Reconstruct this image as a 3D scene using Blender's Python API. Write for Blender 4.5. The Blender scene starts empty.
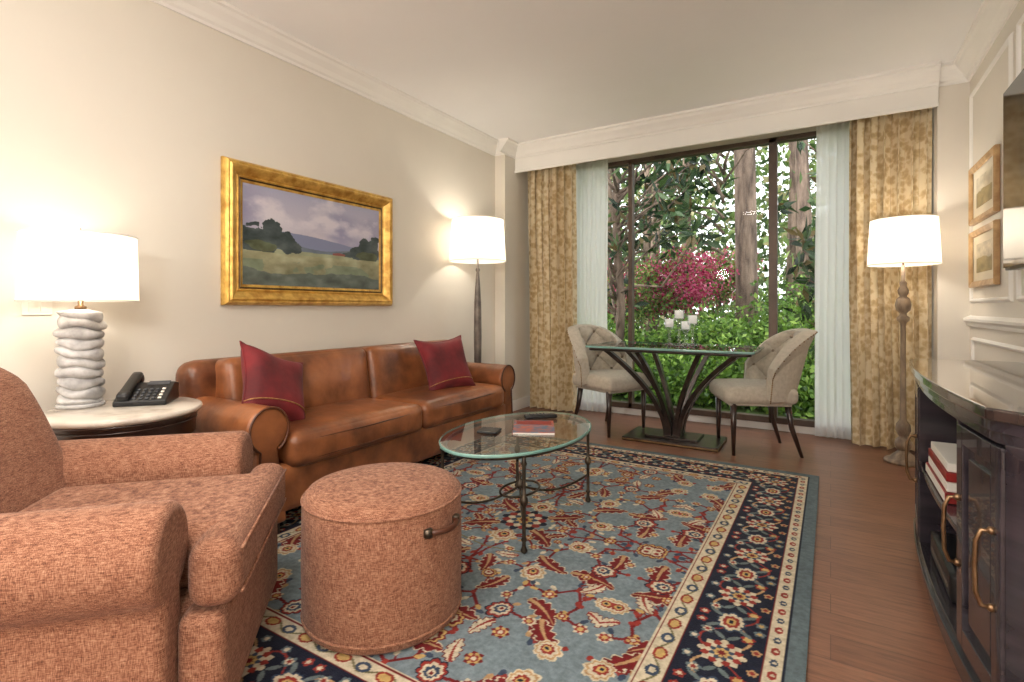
import bpy, bmesh, math, random
import numpy as np
from mathutils import Vector, Matrix, Euler
random.seed(7); np.random.seed(7)
pi=math.pi; sin=math.sin; cos=math.cos
S=bpy.context.scene
COL=S.collection

def lin1(c):
    c=c/255.0
    return c/12.92 if c<=0.04045 else ((c+0.055)/1.055)**2.4
def C(r,g,b): return (lin1(r),lin1(g),lin1(b),1.0)
def linarr(a):
    a=a/255.0
    return np.where(a<=0.04045,a/12.92,((a+0.055)/1.055)**2.4)

# ---------------------------------------------------------------- materials
def base_mat(name):
    m=bpy.data.materials.new(name); m.use_nodes=True
    nt=m.node_tree; b=nt.nodes['Principled BSDF']
    return m,nt,b
def add_noise(nt,scale,stretch=(1,1,1),detail=4,rough=.55,coord='Object'):
    tc=nt.nodes.new('ShaderNodeTexCoord'); mp=nt.nodes.new('ShaderNodeMapping')
    mp.inputs['Scale'].default_value=stretch
    n=nt.nodes.new('ShaderNodeTexNoise'); n.inputs['Scale'].default_value=scale
    n.inputs['Detail'].default_value=detail; n.inputs['Roughness'].default_value=rough
    nt.links.new(tc.outputs[coord],mp.inputs[0]); nt.links.new(mp.outputs[0],n.inputs['Vector'])
    return n
def ramp(nt,fac,stops):
    r=nt.nodes.new('ShaderNodeValToRGB'); e=r.color_ramp.elements
    e[0].position=stops[0][0]; e[0].color=stops[0][1]
    e[1].position=stops[-1][0]; e[1].color=stops[-1][1]
    for p,c in stops[1:-1]:
        x=e.new(p); x.color=c
    nt.links.new(fac,r.inputs[0]); return r
def mk(name,c1,c2=None,scale=5,stretch=(1,1,1),rough=.5,metal=0,bump=0,bscale=60,coat=0,sheen=0,lo=.35,hi=.65,detail=4,bdist=.01,bstretch=(1,1,1),emit=None,spec=None):
    m,nt,b=base_mat(name)
    b.inputs['Roughness'].default_value=rough; b.inputs['Metallic'].default_value=metal
    b.inputs['Coat Weight'].default_value=coat; b.inputs['Sheen Weight'].default_value=sheen
    if spec is not None: b.inputs['Specular IOR Level'].default_value=spec
    if c2 is None: c2=tuple(min(1,x*.93) for x in c1[:3])+(1,)
    n=add_noise(nt,scale,stretch,detail)
    r=ramp(nt,n.outputs['Fac'],[(lo,c2),(hi,c1)])
    nt.links.new(r.outputs[0],b.inputs['Base Color'])
    if bump:
        n2=add_noise(nt,bscale,bstretch,3)
        bp=nt.nodes.new('ShaderNodeBump'); bp.inputs['Strength'].default_value=bump; bp.inputs['Distance'].default_value=bdist
        nt.links.new(n2.outputs['Fac'],bp.inputs['Height']); nt.links.new(bp.outputs[0],b.inputs['Normal'])
    if emit:
        b.inputs['Emission Color'].default_value=emit[0]; b.inputs['Emission Strength'].default_value=emit[1]
    return m
def attr_mat(name,rough=.8,bump=0,bscale=200,transl=0,sheen=0,coat=0,spec=.5,noise=0):
    m,nt,b=base_mat(name)
    a=nt.nodes.new('ShaderNodeAttribute'); a.attribute_name='Col'
    b.inputs['Roughness'].default_value=rough; b.inputs['Sheen Weight'].default_value=sheen
    b.inputs['Coat Weight'].default_value=coat; b.inputs['Specular IOR Level'].default_value=spec
    src=a.outputs['Color']
    if noise:
        n=add_noise(nt,noise,(1,1,1),3); r=ramp(nt,n.outputs['Fac'],[(.3,(.72,.72,.72,1)),(.7,(1.12,1.12,1.12,1))])
        mx=nt.nodes.new('ShaderNodeMix'); mx.data_type='RGBA'; mx.blend_type='MULTIPLY'; mx.inputs[0].default_value=1
        nt.links.new(src,mx.inputs[6]); nt.links.new(r.outputs[0],mx.inputs[7]); src=mx.outputs[2]
    nt.links.new(src,b.inputs['Base Color'])
    if bump:
        n2=add_noise(nt,bscale,(1,1,1),2)
        bp=nt.nodes.new('ShaderNodeBump'); bp.inputs['Strength'].default_value=bump; bp.inputs['Distance'].default_value=.004
        nt.links.new(n2.outputs['Fac'],bp.inputs['Height']); nt.links.new(bp.outputs[0],b.inputs['Normal'])
    if transl:
        t=nt.nodes.new('ShaderNodeBsdfTranslucent'); nt.links.new(src,t.inputs['Color'])
        mx=nt.nodes.new('ShaderNodeMixShader'); mx.inputs[0].default_value=transl
        o=nt.nodes['Material Output']
        nt.links.new(b.outputs[0],mx.inputs[1]); nt.links.new(t.outputs[0],mx.inputs[2]); nt.links.new(mx.outputs[0],o.inputs[0])
    return m
def thin_glass(name,tint=(1,1,1,1),f0=.05,f1=.8,power=4,rough=0.0):
    m=bpy.data.materials.new(name); m.use_nodes=True; nt=m.node_tree; nt.nodes.clear()
    o=nt.nodes.new('ShaderNodeOutputMaterial'); t=nt.nodes.new('ShaderNodeBsdfTransparent'); t.inputs[0].default_value=tint
    g=nt.nodes.new('ShaderNodeBsdfGlossy'); g.inputs['Roughness'].default_value=rough
    f=nt.nodes.new('ShaderNodeLayerWeight'); f.inputs[0].default_value=.5
    p=nt.nodes.new('ShaderNodeMath'); p.operation='POWER'; p.inputs[1].default_value=power; nt.links.new(f.outputs['Facing'],p.inputs[0])
    q=nt.nodes.new('ShaderNodeMath'); q.operation='MULTIPLY_ADD'; q.inputs[1].default_value=f1-f0; q.inputs[2].default_value=f0; nt.links.new(p.outputs[0],q.inputs[0])
    mx=nt.nodes.new('ShaderNodeMixShader')
    nt.links.new(q.outputs[0],mx.inputs[0]); nt.links.new(t.outputs[0],mx.inputs[1]); nt.links.new(g.outputs[0],mx.inputs[2]); nt.links.new(mx.outputs[0],o.inputs[0])
    return m
def cloth_trans(name,col,trans=.4,transp=0.0,emit=0):
    m=bpy.data.materials.new(name); m.use_nodes=True; nt=m.node_tree; nt.nodes.clear()
    o=nt.nodes.new('ShaderNodeOutputMaterial'); d=nt.nodes.new('ShaderNodeBsdfDiffuse'); d.inputs[0].default_value=col
    t=nt.nodes.new('ShaderNodeBsdfTranslucent'); t.inputs[0].default_value=col
    n=add_noise(nt,300,(1,1,1),2); bp=nt.nodes.new('ShaderNodeBump'); bp.inputs['Strength'].default_value=.1; bp.inputs['Distance'].default_value=.001
    nt.links.new(n.outputs['Fac'],bp.inputs['Height']); nt.links.new(bp.outputs[0],d.inputs['Normal'])
    mx=nt.nodes.new('ShaderNodeMixShader'); mx.inputs[0].default_value=trans
    nt.links.new(d.outputs[0],mx.inputs[1]); nt.links.new(t.outputs[0],mx.inputs[2]); last=mx.outputs[0]
    if transp:
        tp=nt.nodes.new('ShaderNodeBsdfTransparent'); m2=nt.nodes.new('ShaderNodeMixShader'); m2.inputs[0].default_value=transp
        nt.links.new(last,m2.inputs[1]); nt.links.new(tp.outputs[0],m2.inputs[2]); last=m2.outputs[0]
    if emit:
        e=nt.nodes.new('ShaderNodeEmission'); e.inputs[0].default_value=col; e.inputs[1].default_value=emit
        a=nt.nodes.new('ShaderNodeAddShader'); nt.links.new(last,a.inputs[0]); nt.links.new(e.outputs[0],a.inputs[1]); last=a.outputs[0]
    nt.links.new(last,o.inputs[0]); return m

M={}
M['wall']=mk('wall_paint',C(226,219,206),C(223,216,203),scale=2,rough=.85,bump=.05,bscale=250,bdist=.002)
M['ceil']=mk('ceiling_paint',C(250,249,248),C(248,247,246),scale=2,rough=.9)
M['trim']=mk('trim_paint',C(242,239,233),C(238,235,229),scale=3,rough=.45)
M['rwall']=mk('panel_wall_paint',C(226,219,207),C(222,215,203),scale=2,rough=.6)
M['leather']=mk('leather_brown',C(176,108,64),C(86,46,26),scale=4.2,rough=.36,bump=.2,bscale=9,bdist=.025,coat=.2,lo=.32,hi=.74,detail=6)
M['leather_dk']=mk('leather_piping',C(96,52,28),C(70,36,20),rough=.45)
M['velvet']=mk('velvet_maroon',C(126,28,34),C(80,12,18),scale=5,rough=.75,sheen=.06,bump=.2,bscale=12,bdist=.02)
M['goldtrim']=mk('gold_cord',C(190,150,90),C(150,110,60),scale=60,rough=.45,metal=.3)
M['dwood']=mk('dark_wood',C(58,40,32),C(34,22,18),scale=8,stretch=(1,1,.15),rough=.3,coat=.3)
M['cab']=mk('cabinet_lacquer',C(62,56,62),C(38,34,40),scale=6,stretch=(.2,.2,2),rough=.22,coat=.6)
M['cabtop']=mk('cabinet_top',C(66,54,50),C(42,35,34),scale=6,stretch=(4,.3,1),rough=.15,coat=.8)
M['bronze']=mk('bronze',C(150,120,90),C(110,84,60),scale=20,rough=.35,metal=.9)
M['iron']=mk('wrought_iron',C(92,82,70),C(58,50,44),scale=30,rough=.4,metal=.8,bump=.2,bscale=80,bdist=.003)
M['tabmetal']=mk('dark_bronze',C(62,48,42),C(38,30,27),scale=14,rough=.3,metal=.4,coat=.2)
M['tabedge']=mk('base_gilt_edge',C(150,120,80),C(110,84,54),scale=14,rough=.3,metal=.6)
M['black']=mk('black_plastic',C(26,26,28),C(20,20,22),scale=30,rough=.35)
M['key']=mk('key_grey',C(74,76,80),C(60,62,66),scale=30,rough=.5)
M['screen']=mk('tv_screen',C(14,20,30),C(10,14,22),scale=2,rough=.10,coat=.2,spec=.35)
M['white']=mk('stone_ceramic',C(206,204,202),C(150,147,146),scale=14,rough=.6,bump=.2,bscale=60,bdist=.004)
M['marble']=mk('marble',C(226,216,202),C(170,156,142),scale=5,rough=.2,coat=.3,lo=.35,hi=.55,detail=9)
M['cream']=mk('cream_linen',C(190,180,164),C(175,165,149),scale=40,rough=.85,sheen=.1,bump=.08,bscale=400,bdist=.001)
M['nail']=mk('brass_nail',C(150,112,66),C(110,80,48),rough=.3,metal=.9)
M['button']=mk('button_linen_shaded',C(140,126,108),C(124,112,94),rough=.9)  # linen darkened to stand in for shade in the tuft dimples
M['lampwood']=mk('washed_wood',C(160,138,112),C(104,86,70),scale=20,stretch=(1,1,.3),rough=.5,bump=.2,bscale=60)
M['pewter']=mk('pewter',C(134,124,114),C(96,88,82),scale=12,rough=.4,metal=.4)
M['gold']=mk('gilt',C(234,194,104),C(184,136,60),scale=16,rough=.36,metal=.5,bump=.25,bscale=70,bdist=.004)
M['darkgold']=mk('gilt_dark',C(96,66,32),C(60,40,20),scale=16,rough=.4,metal=.5)
M['tan']=mk('frame_wood',C(204,168,120),C(168,130,84),scale=14,rough=.4,coat=.2)
M['mat']=mk('mat_board',C(232,222,200),rough=.9)
M['wframe']=mk('window_bronze',C(96,78,66),C(72,58,50),scale=4,rough=.45,metal=.2)
M['plastic']=mk('switch_plate',C(232,226,214),rough=.5)
M['shade']=cloth_trans('lamp_shade_linen',C(255,248,236),.6,0,.25)
M['bulb']=mk('bulb_glow',C(255,240,215),rough=.5,emit=(C(255,238,215),6))
M['sheer']=cloth_trans('sheer_voile',C(255,254,251),.68,.08,.0)
M['glass']=thin_glass('table_glass',(.90,.96,.94,1),.08,.9,3)
M['pane']=thin_glass('window_glass',(.98,.99,.98,1),.008,.4,6)
M['crystal']=thin_glass('crystal',(.97,.98,1,1),.10,.7,1.5)
M['gedge']=mk('glass_edge',C(140,180,170),C(110,155,146),scale=3,rough=.15,coat=.5)
M['wax']=mk('candle_wax',C(248,246,240),rough=.5,emit=(C(245,240,230),.25))
M['red']=mk('red_cover',C(156,44,38),C(124,32,30),scale=12,rough=.4)
M['blue']=mk('blue_cover',C(60,110,140),C(190,90,60),scale=26,rough=.35)
M['paper']=mk('paper',C(232,228,218),rough=.7)
M['bark']=mk('bark',C(146,124,108),C(74,60,52),scale=9,stretch=(1,1,.22),rough=.95,bump=.8,bscale=14,bdist=.05,bstretch=(1,1,.3))
M['leaf']=attr_mat('leaf_green',rough=.42,transl=.3,spec=.4)
M['petal']=attr_mat('petal',rough=.7,transl=.4)
M['lawn']=mk('ground_cover',C(96,122,56),C(56,72,36),scale=3,rough=1,bump=.5,bscale=20)
M['rug']=attr_mat('rug_wool',rough=.95,bump=.5,bscale=260,sheen=.05,spec=.1,noise=55)
M['paint']=attr_mat('oil_paint',rough=.5,bump=.15,bscale=90,spec=.3)
M['rugside']=mk('rug_edge',C(84,98,100),rough=.95)
def tweed():
    m,nt,b=base_mat('tweed_fabric')
    a=add_noise(nt,1,(60,60,620),3,.65); c=add_noise(nt,1,(560,560,70),3,.65); d=add_noise(nt,26,(1,1,1),3)
    ad=nt.nodes.new('ShaderNodeMath'); ad.operation='ADD'; nt.links.new(a.outputs['Fac'],ad.inputs[0]); nt.links.new(c.outputs['Fac'],ad.inputs[1])
    d2=nt.nodes.new('ShaderNodeMath'); d2.operation='MULTIPLY'; d2.inputs[1].default_value=.2; nt.links.new(d.outputs['Fac'],d2.inputs[0])
    a2=nt.nodes.new('ShaderNodeMath'); a2.operation='ADD'; nt.links.new(ad.outputs[0],a2.inputs[0]); nt.links.new(d2.outputs[0],a2.inputs[1])
    mu=nt.nodes.new('ShaderNodeMath'); mu.operation='MULTIPLY'; mu.inputs[1].default_value=1/2.2; nt.links.new(a2.outputs[0],mu.inputs[0])
    r=ramp(nt,mu.outputs[0],[(.38,C(84,50,38)),(.46,C(130,86,66)),(.53,C(160,112,88)),(.64,C(196,154,126))])
    nt.links.new(r.outputs[0],b.inputs['Base Color']); b.inputs['Roughness'].default_value=.95; b.inputs['Sheen Weight'].default_value=.08
    b.inputs['Specular IOR Level'].default_value=.15
    bp=nt.nodes.new('ShaderNodeBump'); bp.inputs['Strength'].default_value=.3; bp.inputs['Distance'].default_value=.0015
    nt.links.new(ad.outputs[0],bp.inputs['Height']); nt.links.new(bp.outputs[0],b.inputs['Normal'])
    return m
M['tweed']=tweed()
def damask():
    m,nt,b=base_mat('gold_damask')
    n=add_noise(nt,16,(1,1,1),4,.6); v=nt.nodes.new('ShaderNodeTexVoronoi'); v.inputs['Scale'].default_value=22
    tc=nt.nodes.new('ShaderNodeTexCoord'); nt.links.new(tc.outputs['Object'],v.inputs['Vector'])
    mu=nt.nodes.new('ShaderNodeMath'); mu.operation='MULTIPLY_ADD'; mu.inputs[1].default_value=.5
    nt.links.new(v.outputs['Distance'],mu.inputs[0]); nt.links.new(n.outputs['Fac'],mu.inputs[2])
    r=ramp(nt,mu.outputs[0],[(.55,C(180,154,112)),(.70,C(198,174,132)),(.84,C(220,204,170))])
    nt.links.new(r.outputs[0],b.inputs['Base Color']); b.inputs['Roughness'].default_value=.5; b.inputs['Sheen Weight'].default_value=.1
    return m
M['damask']=damask()
def woodfloor():
    m,nt,b=base_mat('wood_floor')
    tc=nt.nodes.new('ShaderNodeTexCoord')
    br=nt.nodes.new('ShaderNodeTexBrick'); br.offset=.37
    for k,v in (('Scale',1),('Mortar Size',.001),('Brick Width',1.25),('Row Height',.14),('Mortar Smooth',.1)): br.inputs[k].default_value=v
    br.inputs['Color1'].default_value=C(136,94,72); br.inputs['Color2'].default_value=C(120,81,62); br.inputs['Mortar'].default_value=C(82,54,42)
    nt.links.new(tc.outputs['Object'],br.inputs['Vector'])
    n=add_noise(nt,6,(1,11,1),8,.7)
    r=ramp(nt,n.outputs['Fac'],[(.3,(.5,.47,.45,1)),(.5,(1,1,1,1)),(.7,(1.3,1.27,1.25,1))])
    mx=nt.nodes.new('ShaderNodeMix'); mx.data_type='RGBA'; mx.blend_type='MULTIPLY'; mx.inputs[0].default_value=.95
    nt.links.new(br.outputs['Color'],mx.inputs[6]); nt.links.new(r.outputs[0],mx.inputs[7]); nt.links.new(mx.outputs[2],b.inputs['Base Color'])
    b.inputs['Roughness'].default_value=.36
    bp=nt.nodes.new('ShaderNodeBump'); bp.inputs['Strength'].default_value=.12; bp.inputs['Distance'].default_value=.002
    nt.links.new(n.outputs['Fac'],bp.inputs['Height']); nt.links.new(bp.outputs[0],b.inputs['Normal'])
    return m
M['floor']=woodfloor()

# ---------------------------------------------------------------- mesh helpers
def group(name,loc=(0,0,0),rz=0):
    e=bpy.data.objects.new(name,None); COL.objects.link(e); e.location=loc; e.rotation_euler=(0,0,rz); e.empty_display_size=.1
    return e
def obj(name,verts,faces,mat,parent=None,smooth=False,bevel=0,segs=3,sub=0,loc=None,rot=None,solid=0,fix=True):
    me=bpy.data.meshes.new(name); me.from_pydata([tuple(map(float,v)) for v in verts],[],faces)
    if fix:
        bm=bmesh.new(); bm.from_mesh(me); bmesh.ops.recalc_face_normals(bm,faces=bm.faces); bm.to_mesh(me); bm.free()
    me.update()
    o=bpy.data.objects.new(name,me); COL.objects.link(o)
    if mat: me.materials.append(M[mat])
    if smooth or bevel: me.polygons.foreach_set('use_smooth',[True]*len(me.polygons))
    if solid:
        m=o.modifiers.new('solid','SOLIDIFY'); m.thickness=solid
    if bevel:
        m=o.modifiers.new('bev','BEVEL'); m.width=bevel; m.segments=segs; m.limit_method='ANGLE'; m.angle_limit=math.radians(35); m.harden_normals=True
    if sub:
        m=o.modifiers.new('sub','SUBSURF'); m.levels=sub; m.render_levels=sub
    if parent: o.parent=parent
    if loc: o.location=loc
    if rot: o.rotation_euler=rot
    return o
def box(name,x0,x1,y0,y1,z0,z1,mat,parent=None,bevel=0,segs=2,**k):
    v=[(x0,y0,z0),(x1,y0,z0),(x1,y1,z0),(x0,y1,z0),(x0,y0,z1),(x1,y0,z1),(x1,y1,z1),(x0,y1,z1)]
    f=[(0,3,2,1),(4,5,6,7),(0,1,5,4),(1,2,6,5),(2,3,7,6),(3,0,4,7)]
    return obj(name,v,f,mat,parent,bevel=bevel,segs=segs,**k)
def prism(name,pts,vec,mat,parent=None,bevel=0,segs=3,**k):
    n=len(pts); vec=Vector(vec)
    v=[Vector(p) for p in pts]+[Vector(p)+vec for p in pts]
    f=[tuple(range(n-1,-1,-1)),tuple(range(n,2*n))]+[(i,(i+1)%n,n+(i+1)%n,n+i) for i in range(n)]
    return obj(name,v,f,mat,parent,bevel=bevel,segs=segs,**k)
def gridsurf(name,P,mat,parent=None,cu=False,cv=False,smooth=True,cap=False,**k):
    P=np.asarray(P,float); nv,nu=P.shape[:2]
    V=P.reshape(-1,3); F=[]
    for j in range(nv if cv else nv-1):
        j2=(j+1)%nv
        for i in range(nu if cu else nu-1):
            i2=(i+1)%nu
            F.append((j*nu+i,j*nu+i2,j2*nu+i2,j2*nu+i))
    if cap:
        F.append(tuple(range(nu))); F.append(tuple((nv-1)*nu+i for i in range(nu)))
    return obj(name,V,F,mat,parent,smooth=smooth,**k)
def lathe(name,prof,mat,parent=None,n=32,c=(0,0),sx=1,sy=1,cap=True,**k):
    P=[[(c[0]+r*sx*cos(2*pi*i/n),c[1]+r*sy*sin(2*pi*i/n),z) for i in range(n)] for r,z in prof]
    return gridsurf(name,P,mat,parent,cu=True,cap=cap,**k)
def tube(name,pts,r,mat,parent=None,n=10,closed=False,**k):
    pts=[Vector(p) for p in pts]; m=len(pts)
    rs=r if hasattr(r,'__len__') else [r]*m
    rings=[]; up=None
    for i,p in enumerate(pts):
        a=pts[(i-1)%m] if (i>0 or closed) else p; b=pts[(i+1)%m] if (i<m-1 or closed) else p
        t=(b-a).normalized()
        if up is None:
            up=Vector((0,0,1)) if abs(t.z)<.9 else Vector((1,0,0))
        up=(up-t*up.dot(t)).normalized(); s=t.cross(up)
        rings.append([p+(up*cos(2*pi*j/n)+s*sin(2*pi*j/n))*rs[i] for j in range(n)])
    return gridsurf(name,[[tuple(q) for q in r_] for r_ in rings],mat,parent,cu=True,cv=closed,cap=not closed,**k)
def ribbon(name,pts,w,t,wdir,mat,parent=None,**k):
    pts=[Vector(p) for p in pts]; wd=Vector(wdir).normalized(); rings=[]
    for i,p in enumerate(pts):
        a=pts[max(i-1,0)]; b=pts[min(i+1,len(pts)-1)]; tg=(b-a).normalized(); nn=tg.cross(wd).normalized()
        rings.append([tuple(p+wd*w/2+nn*t/2),tuple(p-wd*w/2+nn*t/2),tuple(p-wd*w/2-nn*t/2),tuple(p+wd*w/2-nn*t/2)])
    return gridsurf(name,rings,mat,parent,cu=True,cap=True,smooth=False,bevel=.002,**k)
def rbox(name,c,s,r,mat,parent=None,puff=(0,0,0),n=14,rot=None,fn=None,**k):
    h=np.array(s)/2.0; t=np.sin(np.linspace(-1,1,n+1)*pi/2)
    V=[];F=[]
    for ax in range(3):
        for sg in (-1,1):
            a,b=[q for q in range(3) if q!=ax]
            off=len(V)
            for j in range(n+1):
                for i in range(n+1):
                    p=[0,0,0]; p[ax]=sg; p[a]=t[i]; p[b]=t[j]; V.append(p)
            for j in range(n):
                for i in range(n):
                    F.append((off+j*(n+1)+i,off+j*(n+1)+i+1,off+(j+1)*(n+1)+i+1,off+(j+1)*(n+1)+i))
    V=np.array(V,float); q=V*h; r=min(r,min(h)*.999)
    inner=np.clip(q,-(h-r),(h-r)); d=q-inner; L=np.linalg.norm(d,axis=1,keepdims=True); L[L==0]=1
    q2=inner+d/L*r
    for ax in range(3):
        if puff[ax]:
            a,b=[z for z in range(3) if z!=ax]
            q2[:,ax]+=puff[ax]*(q2[:,ax]/h[ax])*(1-V[:,a]**2)*(1-V[:,b]**2)
    if fn is not None: q2=fn(q2)
    me=bpy.data.meshes.new(name); me.from_pydata([tuple(v) for v in q2.tolist()],[],F)
    bm=bmesh.new(); bm.from_mesh(me); bmesh.ops.remove_doubles(bm,verts=bm.verts,dist=1e-5); bmesh.ops.recalc_face_normals(bm,faces=bm.faces)
    for f in bm.faces: f.smooth=True
    bm.to_mesh(me); bm.free(); me.materials.append(M[mat])
    o=bpy.data.objects.new(name,me); COL.objects.link(o); o.location=c
    if rot: o.rotation_euler=rot
    if parent: o.parent=parent
    return o
def spheres(name,pts,r,mat,parent=None,sc=(1,1,1)):
    bm=bmesh.new()
    for p in pts:
        bmesh.ops.create_uvsphere(bm,u_segments=8,v_segments=5,radius=r,matrix=Matrix.Translation(p)@Matrix.Diagonal((*sc,1)))
    for f in bm.faces: f.smooth=True
    me=bpy.data.meshes.new(name); bm.to_mesh(me); bm.free(); me.materials.append(M[mat])
    o=bpy.data.objects.new(name,me); COL.objects.link(o)
    if parent:o.parent=parent
    return o
def frame(name,w,h,prof,mat,parent,plane='YZ',sgn=1):
    rings=[]
    for o_,d in prof:
        a=w/2+o_; b=h/2+o_
        rings.append([(sgn*d,-a,-b),(sgn*d,a,-b),(sgn*d,a,b),(sgn*d,-a,b)])
    return gridsurf(name,rings,mat,parent,cu=True,smooth=False)
def paintgrid(name,X,Y,Z,colr,mat,parent=None):
    ny,nx=X.shape
    V=np.stack([X,Y,Z],-1).reshape(-1,3).astype(np.float32)
    idx=np.arange(ny*nx).reshape(ny,nx)
    Fq=np.stack([idx[:-1,:-1],idx[:-1,1:],idx[1:,1:],idx[1:,:-1]],-1).reshape(-1,4)
    me=bpy.data.meshes.new(name)
    me.vertices.add(len(V)); me.vertices.foreach_set('co',V.ravel())
    me.loops.add(Fq.size); me.loops.foreach_set('vertex_index',Fq.ravel().astype(np.int32))
    me.polygons.add(len(Fq)); me.polygons.foreach_set('loop_start',np.arange(0,Fq.size,4,dtype=np.int32))
    me.update(calc_edges=True)
    a=me.color_attributes.new('Col','FLOAT_COLOR','POINT')
    cc=np.ones((ny*nx,4),np.float32); cc[:,:3]=linarr(colr.reshape(-1,3)); a.data.foreach_set('color',cc.ravel())
    me.materials.append(M[mat]); me.validate()
    o=bpy.data.objects.new(name,me); COL.objects.link(o)
    if parent:o.parent=parent
    return o
def fbm(ny,nx,base=4,oct=5,seed=0):
    rs=np.random.RandomState(seed); out=np.zeros((ny,nx)); amp=1;tot=0
    for k in range(oct):
        g=rs.rand(base*2**k+2,base*2**k+2); yy=np.linspace(0,base*2**k,ny); xx=np.linspace(0,base*2**k,nx)
        yi=yy.astype(int); xi=xx.astype(int); fy=(yy-yi)[:,None]; fx=(xx-xi)[None]; fy=fy*fy*(3-2*fy); fx=fx*fx*(3-2*fx)
        a=g[yi][:,xi]; b=g[yi][:,xi+1]; c=g[yi+1][:,xi]; d=g[yi+1][:,xi+1]
        out+=amp*((a*(1-fx)+b*fx)*(1-fy)+(c*(1-fx)+d*fx)*fy); tot+=amp; amp*=.5
    return out/tot

# ---------------------------------------------------------------- room shell
XL,XR,YB,YF,H=-2.88,.80,-2.3,5.0,2.70
box('floor',XL-.1,XR+.1,YB-.1,YF+.12,-.08,0,'floor')
box('ceiling',XL-.1,XR+.1,YB-.1,YF+.12,H,H+.1,'ceil')
box('wall_left',XL-.1,XL,YB-.1,YF+.12,0,H,'wall')
box('wall_right',XR,XR+.1,YB-.1,YF+.12,0,H,'rwall')
box('wall_rear',XL,XR,YB-.1,YB,0,H,'wall')
WX0,WX1,WZ0,WZ1=-2.45,.40,.07,2.50
g=group('wall_window',(0,5.05,0))
box('left_pier',XL,WX0,-.05,.07,0,H,'wall',g); box('right_pier',WX1,XR,-.05,.07,0,H,'wall',g)
box('header',WX0,WX1,-.05,.07,WZ1,H,'wall',g); box('sill',WX0,WX1,-.05,.07,0,WZ0,'trim',g)
box('column_left',XL,-2.76,4.37,5.0,0,H,'wall'); box('column_right',.63,XR,4.60,5.0,0,H,'rwall')
# window
g=group('window_1',(0,4.98,0))
gridsurf('pane',[[(WX0,0,WZ0),(WX1,0,WZ0)],[(WX0,0,WZ1),(WX1,0,WZ1)]],'pane',g,smooth=False)
for nme,x,w in (('jamb_left',WX0+.03,.06),('mullion_1',-1.67,.04),('mullion_2',-.42,.065),('jamb_right',WX1-.03,.06)):
    box(nme,x-w/2,x+w/2,-.05,.03,WZ0,WZ1,'wframe',g,bevel=.004)
box('head',WX0,WX1,-.05,.03,WZ1-.04,WZ1,'wframe',g); box('bottom_rail',WX0,WX1,-.05,.03,WZ0,WZ0+.05,'wframe',g)
# crowns
def crownprof(s=1): return [(0,2.575),(.012,2.575),(.016,2.59),(.03,2.60),(.045,2.625),(.075,2.655),(.085,2.675),(.1,2.682),(.1,2.70),(0,2.70)]
prism('trim_1',[(XL+a,YB,z) for a,z in crownprof()],(0,4.37-YB,0),'trim')
prism('trim_2',[(XL,4.37-a,z) for a,z in crownprof()],(.12+.0,0,0),'trim')
prism('trim_3',[(-2.76+a,4.27,z) for a,z in crownprof()],(0,.31,0),'trim')
prism('trim_4',[(-2.76,4.56-a,z) for a,z in crownprof()],(.63+2.76,0,0),'trim')
prism('trim_5',[(.63,4.60-a,z) for a,z in crownprof()],(.17,0,0),'trim')
prism('trim_6',[(XR-a,YB,z) for a,z in crownprof()],(0,4.6-YB,0),'trim')
# valance
g=group('window_valance',(0,4.6,0))
box('face_board',-2.76,.63,-.04,0,2.44,2.70,'trim',g,bevel=.003); box('lower_bead',-2.76,.63,-.052,-.03,2.43,2.455,'trim',g,bevel=.004)
# baseboards
box('baseboard_left',XL,XL+.016,YB,4.37,0,.11,'trim',bevel=.004)
g=group('baseboard_column',(-2.8,4.4,0)); box('front',-.08,.055,-.046,-.03,0,.11,'trim',g,bevel=.004); box('side',.04,.056,-.03,.6,0,.11,'trim',g,bevel=.004)
box('baseboard_right',XR-.016,XR,YB,4.6,0,.13,'trim',bevel=.004)
box('baseboard_window',-2.70,.63,4.985,5.0,0,.07,'trim')
# chair rail, panel moulding right wall
prism('trim_7',[(XR,YB,.93),(XR-.015,YB,.93),(XR-.02,YB,.95),(XR-.035,YB,.965),(XR-.035,YB,.98),(XR-.02,YB,.99),(XR,YB,1.0)],(0,4.6-YB,0),'trim')
def molding(name,y0,y1,z0,z1):
    g=group(name,(XR,(y0+y1)/2,(z0+z1)/2))
    frame('frame',y1-y0-.06,z1-z0-.06,[(0,0),(.004,.012),(.015,.016),(.024,.008),(.03,0)],'trim',g,sgn=-1)
molding('trim_8',3.62,4.54,1.08,2.47); molding('trim_9',1.75,3.52,1.08,2.47); molding('trim_10',-.6,1.6,1.08,2.47)
molding('trim_11',3.15,4.50,.2,.86)

# light switch
g=group('light_switch',(XL+.004,.83,1.055)); box('plate',-.004,.004,-.05,.05,-.035,.035,'plastic',g,bevel=.002); box('toggle_1',.004,.009,-.03,-.01,-.02,.02,'plastic',g); box('toggle_2',.004,.009,.01,.03,-.02,.02,'plastic',g)

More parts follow.
